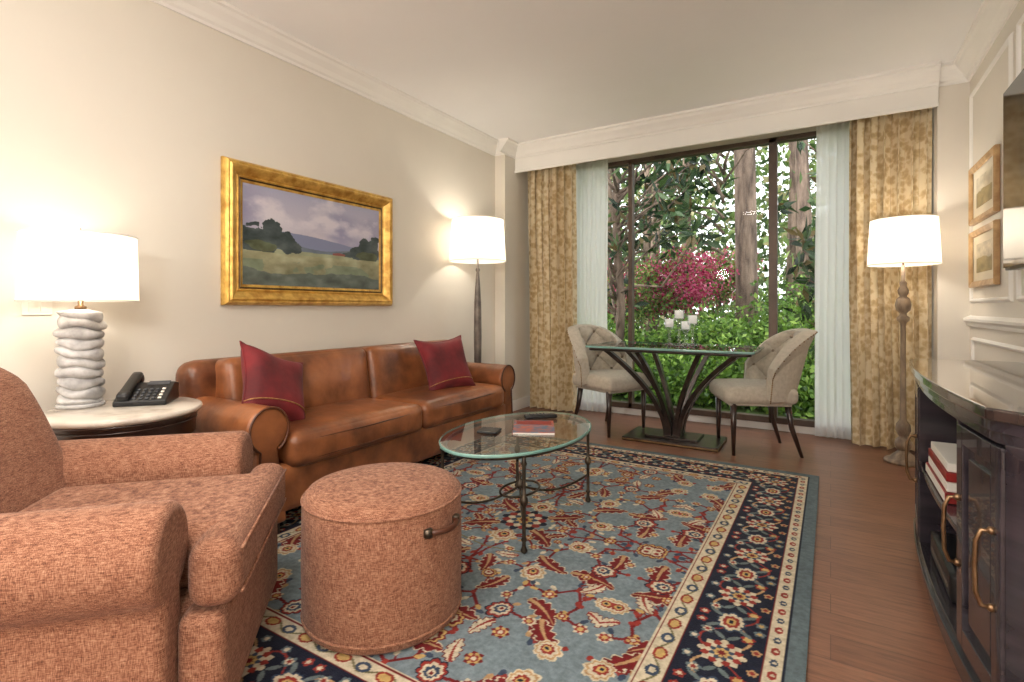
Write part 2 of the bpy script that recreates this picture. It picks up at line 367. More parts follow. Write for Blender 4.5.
# ---------------------------------------------------------------- rug
def make_rug():
    W,L=2.44,3.05; res=.004; nx=int(W/res)+1; ny=int(L/res)+1
    x=np.linspace(0,W,nx)[None].repeat(ny,0); y=np.linspace(0,L,ny)[:,None].repeat(nx,1)
    FIELD=(118,132,138);MAR=(112,28,30);CRM=(202,190,164);TAN=(178,142,102);NAVY=(26,30,46);TEAL=(96,110,114);RED=(142,50,42);DB=(56,70,90);GOLD=(192,160,100);OLV=(116,110,78)
    img=np.zeros((ny,nx,3)); img[:]=FIELD
    def P(m,c): img[m]=c
    def loc(cx,cy,a,X,Y):
        dx=X-cx; dy=Y-cy; return dx*cos(a)+dy*sin(a), -dx*sin(a)+dy*cos(a)
    def rosette(cx,cy,r,n,cols,X,Y,ok=None):
        dx=X-cx;dy=Y-cy; near=(abs(dx)<r*1.5)&(abs(dy)<r*1.5)
        if ok is not None: near&=ok
        rr=np.hypot(dx,dy); th=np.arctan2(dy,dx)
        for k,(f,c) in enumerate(cols):
            P(near&(rr<r*f*(1+.16*np.cos(n*th+(k%2)*pi))),c)
    def palm(cx,cy,a,s,cols,X,Y,ok=None):
        p,q=loc(cx,cy,a,X,Y); near=(abs(p)<s*1.6)&(abs(q)<s*1.6)
        if ok is not None: near&=ok
        rr=np.hypot(p,q*1.15); th=np.arctan2(q,p)
        for k,(f,c) in enumerate(cols):
            rad=s*f*(.62+.38*np.cos(th/2)**2)*(1+.22*np.abs(np.cos(4.5*th))-.1)
            P(near&(rr<rad),c)
    def feather(cx,cy,a,s,bend,c1,c2,X,Y):
        p,q=loc(cx,cy,a,X,Y); t=p/s; tt=np.clip(t,0,1); q2=q-bend*s*tt**2
        w=s*.26*np.sin(pi*tt)**.6*(.55+.45*np.abs(np.sin(t*pi*4.5+np.abs(q2)/s*5)))
        on=(t>0)&(t<1)
        P(on&(np.abs(q2)<w+.006),CRM if c1!=CRM else MAR); P(on&(np.abs(q2)<w),c1); P(on&(np.abs(q2)<.05*s*(1-tt)+.002),c2)
    def vine(pts,w,c,X,Y):
        for (x0,y0),(x1,y1) in zip(pts[:-1],pts[1:]):
            dx,dy=x1-x0,y1-y0; L2=dx*dx+dy*dy+1e-9
            t=np.clip(((X-x0)*dx+(Y-y0)*dy)/L2,0,1); P(np.hypot(X-x0-t*dx,Y-y0-t*dy)<w,c)
    def fold(a,m): return m-np.abs((a%(2*m))-m)
    xm=np.abs(x-W/2); ym=np.abs(y-L/2)
    X,Y=fold(xm*1.22,.77),fold(ym*1.22,1.07)
    V=[[(0,0),(0,.22),(.06,.30),(.02,.40),(0,.55),(.08,.66),(.03,.78),(0,.95),(.1,1.06)],
       [(0,.22),(.14,.2),(.22,.28),(.34,.26),(.42,.16),(.54,.2),(.62,.32),(.74,.30)],
       [(0,.55),(.12,.56),(.2,.48),(.32,.5),(.38,.62),(.5,.64),(.6,.54),(.72,.58)],
       [(.34,.26),(.34,.38),(.28,.44),(.32,.5)],[(.38,.62),(.34,.74),(.4,.84),(.52,.86),(.6,.96),(.72,.94)],
       [(0,.78),(.12,.84),(.2,.8),(.28,.88),(.24,.98),(.3,1.06)],[(.42,.16),(.42,.04),(.54,0),(.66,.06),(.74,.02)],
       [(.14,.2),(.16,.08),(.26,.02),(.34,.06),(.42,.04)],[(.54,.2),(.56,.1),(.66,.06)],[(.62,.32),(.58,.42),(.6,.54)],
       [(.6,.54),(.66,.66),(.62,.76),(.72,.8)],[(.2,.8),(.2,.68),(.12,.56)]]
    for v in V:
        vine(v,.0075,MAR,X,Y)
        for (a,b) in v: P(np.hypot(X-a,Y-b)<.014,RED)
    vine([(.0,.4),(.12,.38),(.2,.36)],.005,OLV,X,Y)
    rs=np.random.RandomState(3)
    for v in V:
        for i in range(len(v)-1):
            for q_ in range(2):
                f_=.3+.4*q_
                mx_,my_=v[i][0]*(1-f_)+v[i+1][0]*f_,v[i][1]*(1-f_)+v[i+1][1]*f_; a=rs.rand()*2*pi; e=(mx_+.045*cos(a),my_+.045*sin(a))
                vine([(mx_,my_),e],.0045,MAR,X,Y); c=[CRM,TAN,RED,GOLD,DB][rs.randint(5)]
                p,q=loc(e[0],e[1],a,X,Y); P((p/.020)**2+(q/.012)**2<1,c)
    for (cx,cy,a,s,b) in [(.10,.10,.3,.22,.35),(.30,.34,.9,.20,-.4),(.50,.42,-.2,.22,.35),(.06,.46,.9,.17,.3),(.44,.72,.2,.2,.4),(.14,.92,.5,.19,-.3),(.66,.12,1.3,.2,.3),(.26,.6,1.6,.17,.35),(.56,.82,1.2,.19,-.35),(.22,.14,-.9,.12,.2)]:
        feather(cx,cy,a,s,b,MAR,TAN,X,Y)
    for (cx,cy,a,s,b) in [(.38,.10,.7,.13,-.4),(.2,.4,2.6,.12,.3),(.68,.44,1.8,.13,.3),(.4,.92,2.2,.13,-.3),(.06,.66,2.,.11,.3),(.7,.68,.3,.12,.4)]:
        feather(cx,cy,a,s,b,CRM,RED,X,Y)
    pc1=[(1,CRM),(.86,TAN),(.72,CRM),(.5,RED),(.3,GOLD),(.16,NAVY)]
    pc2=[(1,NAVY),(.9,RED),(.7,CRM),(.5,DB),(.28,CRM),(.14,MAR)]
    pc3=[(1,MAR),(.88,GOLD),(.7,MAR),(.45,CRM),(.22,RED)]
    for (cx,cy,a,s,pc) in [(0,.22,1.57,.09,pc1),(0,.66,1.57,.10,pc2),(.42,.16,-.5,.075,pc1),(.34,.50,1.2,.08,pc1),(.62,.32,.3,.08,pc2),(.74,.58,.1,.07,pc1),(.38,.84,2.,.075,pc2),(.66,.97,.8,.07,pc1),(0,1.02,1.57,.09,pc1),(.24,1.0,.9,.065,pc3),(.74,.02,0,.075,pc3),(.16,.62,.6,.05,pc3)]:
        palm(cx,cy,a,s,pc,X,Y)
    rosette(0,0,.13,8,[(1,NAVY),(.9,RED),(.72,CRM),(.55,DB),(.36,GOLD),(.2,MAR)],X,Y)
    rc=[(1,MAR),(.8,GOLD),(.55,RED),(.3,CRM)]; rb=[(1,CRM),(.75,RED),(.4,GOLD)]
    for (cx,cy,r,c) in [(.14,.2,.03,rc),(.22,.28,.027,rb),(.54,.2,.03,rb),(.26,.02,.03,rb),(.54,0,.035,rc),(.12,.84,.03,rc),(.5,.64,.035,rc),(.2,.48,.027,rb),(.58,.42,.027,rc),(.52,.86,.027,rb),(.62,.76,.03,rc),(.34,.74,.027,rb),(.12,.36,.027,rb),(.72,.8,.03,rb),(.72,.2,.027,rb),(.1,1.06,.027,rb),(.46,.98,.035,rc),(.3,.16,.023,rc)]:
        rosette(cx,cy,r,6,c,X,Y)
    dx=np.minimum(x,W-x); dy=np.minimum(y,L-y); d=np.minimum(dx,dy); vert=dx<dy
    t=np.where(vert,y-L/2,x-W/2)
    B0,B1,B2,B3=.058,.105,.335,.42
    P(d<B3,CRM); P(d<B3-.006,MAR); P(d<B3-.012,CRM)
    per=.085; tm=(t%per)-per/2
    okk=(d<B3-.012)&(d>B2+.008)
    k=(np.floor(t/per)%2)
    q=d-(B3+B2)/2
    P(okk&(np.abs(q-.018*np.sin(t/per*pi))<.004),OLV)
    P(okk&((tm/.03)**2+((q)/.022)**2<1)&(k==0),RED); P(okk&((tm/.022)**2+((q)/.014)**2<1)&(k==0),GOLD)
    P(okk&((tm/.026)**2+((q)/.02)**2<1)&(k==1),DB); P(okk&((tm/.014)**2+((q)/.01)**2<1)&(k==1),CRM)
    P(d<B2+.008,MAR); P(d<B2+.002,NAVY); P(d<B1+.006,MAR); P(d<B1,CRM)
    nav=(d<B2)&(d>B1+.006)
    q=d-(B2+B1)/2; per=.36; tm=(t%per)-per/2
    P(nav&(np.abs(q-.07*np.sin(t/per*2*pi))<.005),TAN)
    P(nav&(np.abs(q+.075*np.sin(t/per*2*pi+.6))<.004),RED)
    T=tm; Q=q
    rosette(0,0,.060,8,[(1,CRM),(.88,RED),(.7,CRM),(.55,DB),(.35,GOLD),(.2,MAR)],T,Q,nav)
    for sx_ in (-1,1):
        palm(sx_*.18,0,0 if sx_<0 else pi,.055,[(1,DB),(.85,CRM),(.6,RED),(.35,GOLD),(.18,NAVY)],T,Q,nav)
        for (a,b,r,c) in [(.105,.06,.020,[(1,TEAL),(.7,CRM),(.4,RED)]),(.105,-.06,.020,[(1,RED),(.65,GOLD)]),(.05,.09,.016,[(1,TEAL),(.5,CRM)]),(.05,-.09,.015,[(1,TAN),(.5,RED)]),(.155,.088,.016,[(1,RED),(.5,CRM)]),(.155,-.088,.016,[(1,TEAL),(.5,GOLD)])]:
            rosette(sx_*a,b,r,5,c,T,Q,nav)
        for (a,b,an) in [(.09,.02,.8),(.09,-.02,-.8),(.14,.05,2.2),(.13,-.05,-2.2)]:
            p_,q_=loc(sx_*a,b,an*sx_,T,Q); P(nav&((p_/.024)**2+(q_/.008)**2<1),(100,112,112))
    q=d-(B0+B1)/2; per=.06; tm=(t%per)-per/2; k=(np.floor(t/per)%2); ok2=(d<B1)&(d>B0)
    P(ok2&((tm/.02)**2+(q/.013)**2<1)&(k==0),RED); P(ok2&((tm/.018)**2+(q/.011)**2<1)&(k==1),DB); P(ok2&(np.hypot(tm,q)<.006),CRM)
    P(d<B0,TEAL); P((d<B0)&(d>B0-.006),NAVY)
    img+= (fbm(ny,nx,60,3,5)[:,:,None]-.5)*16
    img=np.clip(img,0,255)
    g=group('area_rug',(-2.50,.68,0))
    Z=np.full_like(x,.012)
    paintgrid('pile',x,y,Z,img,'rug',g)
    box('backing',0,W,0,L,0.0005,.0115,'rugside',g)
make_rug()

# ---------------------------------------------------------------- arm profile
def armprof(side,hw=.07,zc=.5,r=.1,z0=.06,out=.02):
    pts=[(-hw,z0),(hw,z0)]
    for i in range(0,25):
        a=math.radians(-62+ i*(304/24)); pts.append((out+r*cos(a),zc+r*sin(a)))
    return [(side*x,z) for x,z in pts]
# ---------------------------------------------------------------- sofa
g=group('leather_sofa',(-2.48,2.43,.012),math.radians(90))
rbox('base',(0,-.01,.20),(1.98,.66,.22),.03,'leather',g)
rbox('back_frame',(0,.285,.462),(2.19,.17,.62),.08,'leather',g,n=24)
for i,s in enumerate((-1,1)):
    pr=armprof(s,.085,.49,.105,.05,.012)
    prism('arm_%d'%(i+1),[(s*1.0+x,-.335,z) for x,z in pr],(0,.62,0),'leather',g,bevel=.018,segs=4)
    tube('arm_piping_%d'%(i+1),[(s*1.0+x*.9,-.338,.0+z*.985+.005) for x,z in pr[1:]],.006,'leather_dk',g,n=6)
    rbox('seat_cushion_%d'%(i+1),(s*.46,-.075,.370),(.915,.60,.17),.05,'leather',g,puff=(.004,.018,.02),n=20)
    rbox('back_cushion_%d'%(i+1),(s*.478,.185,.575),(.952,.20,.40),.055,'leather',g,puff=(.0,.035,.006),rot=(math.radians(-8),0,0),n=22)
    for y in (-.28,.28): box('foot_%d_%d'%(i+1,y>0),s*.98-.035,s*.98+.035,y-.035,y+.035,-.0,.06,'dwood',g)
    for b in (-1,1):
        tube('cushion_welt_%d_%d'%(i,b),[(s*.46-.41,-.372,.370+.045*b),(s*.46,-.392,.370+.045*b),(s*.46+.41,-.372,.370+.045*b)],.004,'leather_dk',g,n=6)

def pillow(name,loc,normal,roll,s=.40,t=.15,cord=True):
    n=24; u=np.linspace(-1,1,n+1); U,V=np.meshgrid(u,u)
    pin=.17
    X=s/2*U*(1-pin*(1-V**2)*np.abs(U)); Y=s/2*V*(1-pin*(1-U**2)*np.abs(V))
    T=t/2*((1-U**4)*(1-V**4))**.6*(1-.15*np.sin(3*U+1)*np.sin(2*V))
    g=group(name)
    nrm=Vector(normal).normalized(); up=Vector((0,0,1)); sx=up.cross(nrm).normalized(); sy=nrm.cross(sx)
    R=Matrix((sx,sy,nrm)).transposed()@Matrix.Rotation(roll,3,'Z')
    g.matrix_world=Matrix.Translation(loc)@R.to_4x4()
    gridsurf('front',np.stack([X,Y,T],-1),'velvet',g); gridsurf('back',np.stack([X,Y,-T],-1),'velvet',g)
    e=[(X[0,i],Y[0,i],0) for i in range(n)]+[(X[i,n],Y[i,n],0) for i in range(n)]+[(X[n,i],Y[n,i],0) for i in range(n,0,-1)]+[(X[i,0],Y[i,0],0) for i in range(n,0,-1)]
    tube('piping',e,.005,'velvet',g,n=6,closed=True)
    k=int(n*.17)
    tube('gold_cord',[(X[k,j],Y[k,j],T[k,j]+.002) for j in range(n+1)],.003,'goldtrim',g,n=6)
pillow('throw_pillow',(-2.41,1.62,.655),(.8,.18,.42),math.radians(-24),.39)
pillow('throw_pillow',(-2.37,2.955,.640),(.8,-.22,.35),math.radians(3),.42)

# ---------------------------------------------------------------- armchair
g=group('armchair',(-1.74,.67,.012),math.radians(136.2))
rbox('base',(0,.0,.17),(.60,.74,.30),.04,'tweed',g)
for i,s in enumerate((-1,1)):
    pr=armprof(s,.082,.475,.115,.02,.012)
    prism('arm_%d'%(i+1),[(s*.345+x,-.27,z) for x,z in pr],(0,.68,0),'tweed',g,bevel=.045,segs=6)
def T_out(w1,w2,y0,y1,y2):
    return [(-w2,y0),(w2,y0),(w2,y1),(w1,y1),(w1,y2),(-w1,y2),(-w1,y1),(-w2,y1)]
prism('seat_cushion',[(x,y,.315) for x,y in T_out(.245,.355,-.405,-.285,.26)],(0,0,.165),'tweed',g,bevel=.05,segs=6)
prism('front_rail',[(x,y,.03) for x,y in T_out(.24,.36,-.375,-.27,.2)],(0,0,.285),'tweed',g,bevel=.03,segs=4)
for z in (.345,.45): tube('cushion_welt_%d'%int(z*100),[(-.32,-.404,z),(.32,-.404,z)],.004,'tweed',g,n=6)
def backfn(q):
    q=q.copy(); zz=(q[:,2]+.33)/.66; q[:,1]+= .16*zz+.06*zz**2; 
    q[:,1]-=.06*(np.abs(q[:,0])/.36)**2
    q[:,0]*=(1-.12*np.clip(zz,0,1)**3); return q
rbox('back',(0,.30,.54),(.70,.2,.66),.09,'tweed',g,puff=(0,.03,.03),fn=backfn)
for sx in (-1,1):
    for y in (-.32,.36): lathe('foot_%d_%d'%(sx>0,y>0),[(.015,0),(.02,.03),(.025,.06)],'dwood',g,n=12,c=(sx*.3,y))

# ---------------------------------------------------------------- ottoman
g=group('ottoman',(-1.32,1.305,.012))
lathe('body',[(0,0.0),(.25,0.0),(.262,.012),(.266,.05),(.268,.2),(.266,.38),(.262,.408),(.25,.428),(.22,.438),(.12,.446),(.0001,.448)],'tweed',g,n=64,cap=False)
for z in (.405,.03): tube('welt_%d'%int(z*100),[(.264*cos(a),.264*sin(a),z) for a in np.linspace(0,2*pi,64,endpoint=False)],.005,'tweed',g,n=8,closed=True)
a0=math.radians(-1.5)
tube('handle',[((.268+.03*math.sin(pi*k/12)**.5)*cos(a0+(k-6)*.038),(.268+.03*math.sin(pi*k/12)**.5)*sin(a0+(k-6)*.038),.344) for k in range(13)],.009,'leather_dk',g,n=10)
for k in (-6.5,6.5):
    a=a0+k*.038; lathe('handle_stud',[(.014,-.012),(.014,.012)],'iron',g,n=12,c=(.272*cos(a),.272*sin(a))).location=(0,0,.344)

# ---------------------------------------------------------------- coffee table
g=group('coffee_table',(-1.325,2.24,.012))
A,B=.32,.50
def ell(f,z,n=64): return [(A*f*cos(t),B*f*sin(t),z) for t in np.linspace(0,2*pi,n,endpoint=False)]
gridsurf('glass_top',[ell(.0001,.43),ell(1,.43)],'glass',g,cu=True,smooth=False)
gridsurf('glass_rim',[ell(1.0,.418),ell(1.002,.421),ell(1.002,.427),ell(1.0,.43),ell(.985,.4305)],'gedge',g,cu=True)
tube('top_ring',ell(.93,.408),.009,'iron',g,n=8,closed=True)
for i,(sx,sy) in enumerate(((1,-1),(1,1),(-1,1),(-1,-1))):
    x,y=sx*.22,sy*.34
    lathe('leg_%d'%(i+1),[(.003,0),(.012,.006),(.016,.015),(.009,.03),(.008,.05),(.014,.06),(.008,.07),(.008,.2),(.016,.21),(.018,.222),(.016,.235),(.008,.245),(.008,.37),(.014,.38),(.009,.39),(.009,.41)],'iron',g,n=14,c=(x,y))
    pts=[(x*(1-t),y*(1-t),.15-.05*sin(pi*t)*1.0) for t in np.linspace(0,1,12)]
    tube('stretcher_%d'%(i+1),pts,.006,'iron',g,n=8)
tube('stretcher_ring',[(.085*cos(t),.13*sin(t),.135) for t in np.linspace(0,2*pi,40,endpoint=False)],.006,'iron',g,n=8,closed=True)
lathe('finial',[(.008,.13),(.02,.145),(.022,.16),(.012,.175),(.006,.19),(.011,.2),(.001,.215)],'iron',g,n=16)
g=group('magazine',(-1.28,2.30,.4425),.5)
box('pages',-.10,.10,-.135,.135,.0005,.008,'paper',g); box('cover',-.102,.102,-.137,.137,.0085,.0095,'blue',g)
box('spine',-.103,-.101,-.137,.137,0.0005,.0095,'red',g); box('title_panel',-.09,.09,.04,.12,.0096,.0102,'red',g)
g=group('remote_control',(-1.36,2.52,.4425),-.8)
rbox('body',(0,0,.0125),(.05,.18,.022),.008,'black',g,n=6)
spheres('buttons',[(dx,dy,.024) for dx in (-.012,0,.012) for dy in (-.06,-.04,-.02,0,.02)],.004,'key',g)
g=group('coaster',(-1.43,2.12,.4425),.3); rbox('body',(0,0,.006),(.10,.10,.011),.004,'black',g,n=6)

# ---------------------------------------------------------------- side table
g=group('side_table',(-2.45,.98,0))
TZ=.645
lathe('marble_top',[(0.0001,TZ-.028),(.262,TZ-.028),(.272,TZ-.02),(.275,TZ-.012),(.272,TZ-.004),(.264,TZ),(.0001,TZ)],'marble',g,n=64,cap=False)
lathe('apron',[(.0001,TZ-.12),(.245,TZ-.12),(.25,TZ-.11),(.25,TZ-.045),(.258,TZ-.036),(.258,TZ-.029),(.0001,TZ-.029)],'dwood',g,n=64,cap=False)
tube('apron_bead',[(.252*cos(t),.252*sin(t),TZ-.055) for t in np.linspace(0,2*pi,60,endpoint=False)],.003,'dwood',g,n=6,closed=True)
for k in range(4):
    a=pi/4+k*pi/2
    tube('leg_%d'%(k+1),[(.2*cos(a),.2*sin(a),TZ-.11),(.205*cos(a),.205*sin(a),.3),(.21*cos(a),.21*sin(a),.0)],[.024,.018,.012],'dwood',g)
lathe('lower_shelf',[(.0001,.18),(.2,.18),(.205,.19),(.2,.2),(.0001,.2)],'dwood',g,n=40,cap=False)

# ---------------------------------------------------------------- lamps
def shade(g,r0,r1,z0,z1):
    n=48
    P=[[((r0+(r1-r0)*t)*cos(2*pi*i/n),(r0+(r1-r0)*t)*sin(2*pi*i/n),z0+(z1-z0)*t) for i in range(n)] for t in (0,.5,1)]
    gridsurf('shade',P,'shade',g,cu=True)
    for nme,r,z in (('rim_bottom',r0,z0),('rim_top',r1,z1)):
        tube(nme,[(r*cos(t),r*sin(t),z) for t in np.linspace(0,2*pi,n,endpoint=False)],.003,'trim',g,n=6,closed=True)
    for k in range(3):
        a=k*2*pi/3; tube('spider_%d'%k,[(0,0,z1-.03),(r1*cos(a),r1*sin(a),z1-.01)],.002,'bronze',g,n=5)
    spheres('bulb',[(0,0,(z0+z1)/2)],.03,'bulb',g,(1,1,1.2))
    tube('stem',[(0,0,z0-.03),(0,0,z1+.0)],.005,'bronze',g,n=8)
    lathe('finial',[(.004,z1),(.010,z1+.01),(.006,z1+.02),(.001,z1+.03)],'bronze',g,n=10)
def bulb(g,z,power,col=(1,.91,.79)):
    l=bpy.data.lights.new('lamp_light','POINT'); l.energy=power; l.color=col; l.shadow_soft_size=.05
    o=bpy.data.objects.new('lamp_light',l); COL.objects.link(o); o.parent=g; o.location=(0,0,z)
g=group('table_lamp',(-2.64,.90,TZ+.001))
lathe('foot',[(.0001,0),(.078,0),(.082,.006),(.078,.014),(.0001,.014)],'white',g,n=40,cap=False)
n=72; m=260; P=[]; rs_=np.random.RandomState(5); offs=rs_.rand(14,4)
for j in range(m+1):
    t=j/m; z=.014+.385*t; ring=[]
    for i in range(n):
        th=2*pi*i/n
        ph=z/.040+.20*sin(th+.6)+.13*sin(2*th+9*z*4)+.10*sin(3*th-z*40)
        L_=int(math.floor(ph)); fr=ph-L_; o4=offs[L_%14]
        prof=(1-abs(2*fr-1)**2.6)**.7
        r=.060+.020*prof*(.75+.4*o4[0])+.008*(o4[1]-.3)*sin(th+o4[2]*6.28)*prof+.004*sin(3*th+o4[3]*6)*prof
        if t<.03: r*=.85+.15*t/.03
        if t>.97: r*=.35+.65*(1-t)/.03
        ring.append((r*cos(th),r*sin(th),z))
    P.append(ring)
gridsurf('stone_body',P,'white',g,cu=True,cap=True)
lathe('neck',[(.02,.395),(.02,.41),(.01,.415),(.01,.44)],'bronze',g,n=16)
shade(g,.197,.190,.434,.703); bulb(g,.57,6.2)

g=group('floor_lamp',(-2.61,3.69,0))
lathe('base',[(.0001,0),(.12,0),(.12,.012),(.10,.02),(.05,.03),(.025,.05),(.0001,.05)],'pewter',g,n=40,cap=False)
lathe('pole',[(.022,.04),(.03,.08),(.024,.12),(.03,.5),(.034,.8),(.03,1.1),(.018,1.3),(.012,1.36),(.02,1.38),(.01,1.40),(.008,1.48)],'pewter',g,n=20)
shade(g,.245,.222,1.455,1.81); bulb(g,1.66,12)

g=group('floor_lamp',(.42,4.40,0))
lathe('base',[(.0001,0),(.105,0),(.11,.01),(.105,.022),(.075,.035),(.06,.055),(.035,.075),(.03,.09),(.0001,.09)],'lampwood',g,n=40,cap=False)
lathe('pole',[(.03,.08),(.045,.11),(.05,.13),(.04,.16),(.022,.175),(.03,.19),(.045,.22),(.04,.26),(.022,.285),(.018,.30),(.016,.6),(.015,.93),(.02,.95),(.035,.965),(.038,.985),(.02,1.0),(.02,1.015),(.04,1.035),(.046,1.07),(.038,1.11),(.02,1.13),(.03,1.15),(.032,1.17),(.018,1.2),(.022,1.22),(.012,1.235),(.012,1.34)],'lampwood',g,n=24)
shade(g,.204,.187,1.345,1.65); bulb(g,1.52,11)

# ---------------------------------------------------------------- telephone
g=group('desk_telephone',(-2.50,1.085,TZ+.001),math.radians(50)); g.scale=(.95,.95,.95)
prism('body',[(-.10,-.10,0),(-.10,.10,0),(-.10,.10,.075),(-.10,.04,.085),(-.10,-.10,.022)],(.20,0,0),'black',g,bevel=.006)
rbox('handset',(-.065,.0,.078),(.045,.22,.03),.014,'black',g,n=8,rot=(math.radians(22),0,0))
rbox('handset_ear',(-.065,.085,.095),(.05,.05,.045),.015,'black',g,n=8,rot=(math.radians(22),0,0))
rbox('handset_mouth',(-.065,-.075,.04),(.05,.05,.045),.015,'black',g,n=8,rot=(math.radians(22),0,0))
def onp(y): return .022+(y+.10)*.063/.14
o=box('display',0,.085,.0,.03,0,.002,'key',g); o.location=(0,.005,onp(.02)+.001); o.rotation_euler=(math.radians(24),0,0)
for r_ in range(4):
    for c_ in range(5):
        y=-.085+r_*.022; x=-.025+c_*.024
        rbox('key_%d_%d'%(r_,c_),(x,y,onp(y)+.003),(.014,.012,.005),.002,'plastic' if c_==4 else 'key',g,n=3,rot=(math.radians(24),0,0))

# ---------------------------------------------------------------- painting
def painting():
    yc,zc=(1.61+2.90)/2,(1.066+1.889)/2; W,Hh=1.29,.823
    g=group('landscape_painting',(XL+.003,yc,zc))
    iw,ih=W-.24,Hh-.24
    frame('gilt_frame',iw+.05,ih+.05,[(0,.018),(.008,.022),(.014,.016),(.022,.026),(.05,.052),(.06,.056),(.07,.048),(.078,.05),(.088,.036),(.095,.02),(.095,0)],'gold',g)
    frame('dark_fillet',iw+.03,ih+.03,[(0,.014),(.006,.022),(.011,.018)],'darkgold',g)
    frame('liner',iw,ih,[(0,.01),(.004,.013),(.015,.016)],'gold',g)
    ny,nx=260,450; v=np.linspace(0,1,ny)[:,None].repeat(nx,1); u=np.linspace(0,1,nx)[None].repeat(ny,0)
    n1=fbm(ny,nx,3,6,11); n2=fbm(ny,nx,6,5,12); n3=fbm(ny,nx,14,5,13)
    def c(*a): return np.array(a,float)
    vv=v[...,None]
    sky=c(168,168,190)*vv+c(226,212,210)*(1-vv)
    cl=np.clip((n1-.42)*3,0,1)[...,None]; img=sky*(1-cl)+c(152,150,178)*cl
    cl=np.clip((n2-.52)*5,0,1)[...,None]*np.clip((v-.45)*4,0,1)[...,None]; img=img*(1-cl)+c(210,204,212)*cl
    h=.50+.06*np.sin(u*4.2+.4)+.03*n1; m=v<h; img[m]=(c(128,134,162)+0*img)[m]
    h=.43+.03*np.sin(u*9)+.02*n2; m=v<h; img[m]=((c(108,118,130))+(n3[...,None]-.5)*30)[m]
    h=.37+.02*n2; m=v<h; img[m]=((c(150,154,124))+(n3[...,None]-.5)*50)[m]
    def blob(cx,cy,rx,ry,col):
        d=((u-cx)/rx)**2+((v-cy)/ry)**2+ (n3-.5)*2.2
        mm=d<1; img[mm]=(c(*col)+(n3[...,None]-.5)*70+0*img)[mm]
    for a in [(.08,.46,.09,.15),(.17,.50,.07,.17),(.25,.45,.07,.11),(.33,.42,.05,.06),(.02,.44,.05,.13),(.80,.42,.07,.08),(.87,.48,.05,.15),(.95,.48,.06,.17),(.73,.40,.05,.04)]: blob(*a,(70,80,80))
    for a in [(.12,.40,.1,.05),(.9,.40,.1,.05)]: blob(*a,(92,98,74))
    mm=(u>.60)&(u<.70)&(v>.375)&(v<.375+.035-.25*np.abs(u-.65)); img[mm]=(140,84,78)
    m=v<.33+.03*n1; img[m]=((c(166,164,130)*(.72+.7*vv))+(n3[...,None]-.5)*70)[m]
    m=(v<.26)&(n2>.52); img[m]=((c(124,134,110))+(n3[...,None]-.5)*50)[m]
    m=v<.08+.12*n2; img[m]=((c(98,106,98))+(n3[...,None]-.5)*60)[m]
    img=np.clip(img,0,255)
    paintgrid('canvas',np.full_like(u,.012),(u-.5)*iw,(v-.5)*ih,img,'paint',g)
painting()
def small_frame(name,y,z,w,h,seed):
    g=group(name,(XR-.003,y,z))
    frame('wood_frame',w-.08,h-.08,[(0,.012),(.005,.018),(.02,.024),(.034,.028),(.04,.02),(.04,0)],'tan',g,sgn=-1)
    box('mat_board',-.008,-.004,-w/2+.035,w/2-.035,-h/2+.035,h/2-.035,'mat',g)
    ny,nx=60,90; v=np.linspace(0,1,ny)[:,None].repeat(nx,1); u=np.linspace(0,1,nx)[None].repeat(ny,0); n1=fbm(ny,nx,5,5,seed)
    img=np.array((214,204,180.))*(.75+.4*n1[...,None]); m=v<.4+.2*n1; img[m]=img[m]*(.78,.74,.6)
    iw,ih=w*.6,h*.5
    paintgrid('print',np.full_like(u,-.0095),(u-.5)*iw,(v-.5)*ih,np.clip(img,0,255),'paint',g)
small_frame('framed_print',4.16,1.77,.62,.37,21); small_frame('framed_print',4.16,1.36,.62,.36,22)
# TV
g=group('wall_television',(.725,2.60,1.655))
rbox('body',(0,0,0),(.04,1.50,.86),.012,'black',g,n=6); box('screen',-.024,-.0205,-.735,.735,-.415,.415,'screen',g)
box('bracket',.02,.07,-.2,.2,-.15,.15,'black',g)

# ---------------------------------------------------------------- curtains
def curtain(name,x0,x1,y,z0,z1,pleats,amp,mat,seed=0,rod=False):
    g=group(name,((x0+x1)/2,y,0)); w=x1-x0
    nu=pleats*16; nv=30; P=[]
    for j in range(nv+1):
        t=j/nv; z=z0+(z1-z0)*t; row=[]
        for i in range(nu+1):
            s=i/nu
            k=s*pleats*2*pi
            a=amp*(.75+.25*sin(3*s*pi+seed))*(1.0-.25*t)
            yy=a*(sin(k+.5*sin(2.2*t+seed+6*s))+.3*sin(2*k+1+2*t))
            xx=(s-.5)*w+ .25*amp*sin(2*k+ .6)*.8 + .01*sin(4*t+seed)
            xx=min(max(xx,-w/2),w/2)
            row.append((xx,yy,z))
        P.append(row)
    gridsurf('drape',P,mat,g)
curtain('gold_curtain',-2.73,-2.17,4.77,.012,2.52,7,.055,'damask',1)
curtain('gold_curtain',.12,.62,4.75,.012,2.52,6,.062,'damask',2)
curtain('sheer_curtain',-2.30,-1.88,4.89,.012,2.52,8,.010,'sheer',3)
curtain('sheer_curtain',-.11,.26,4.89,.012,2.52,7,.010,'sheer',4)

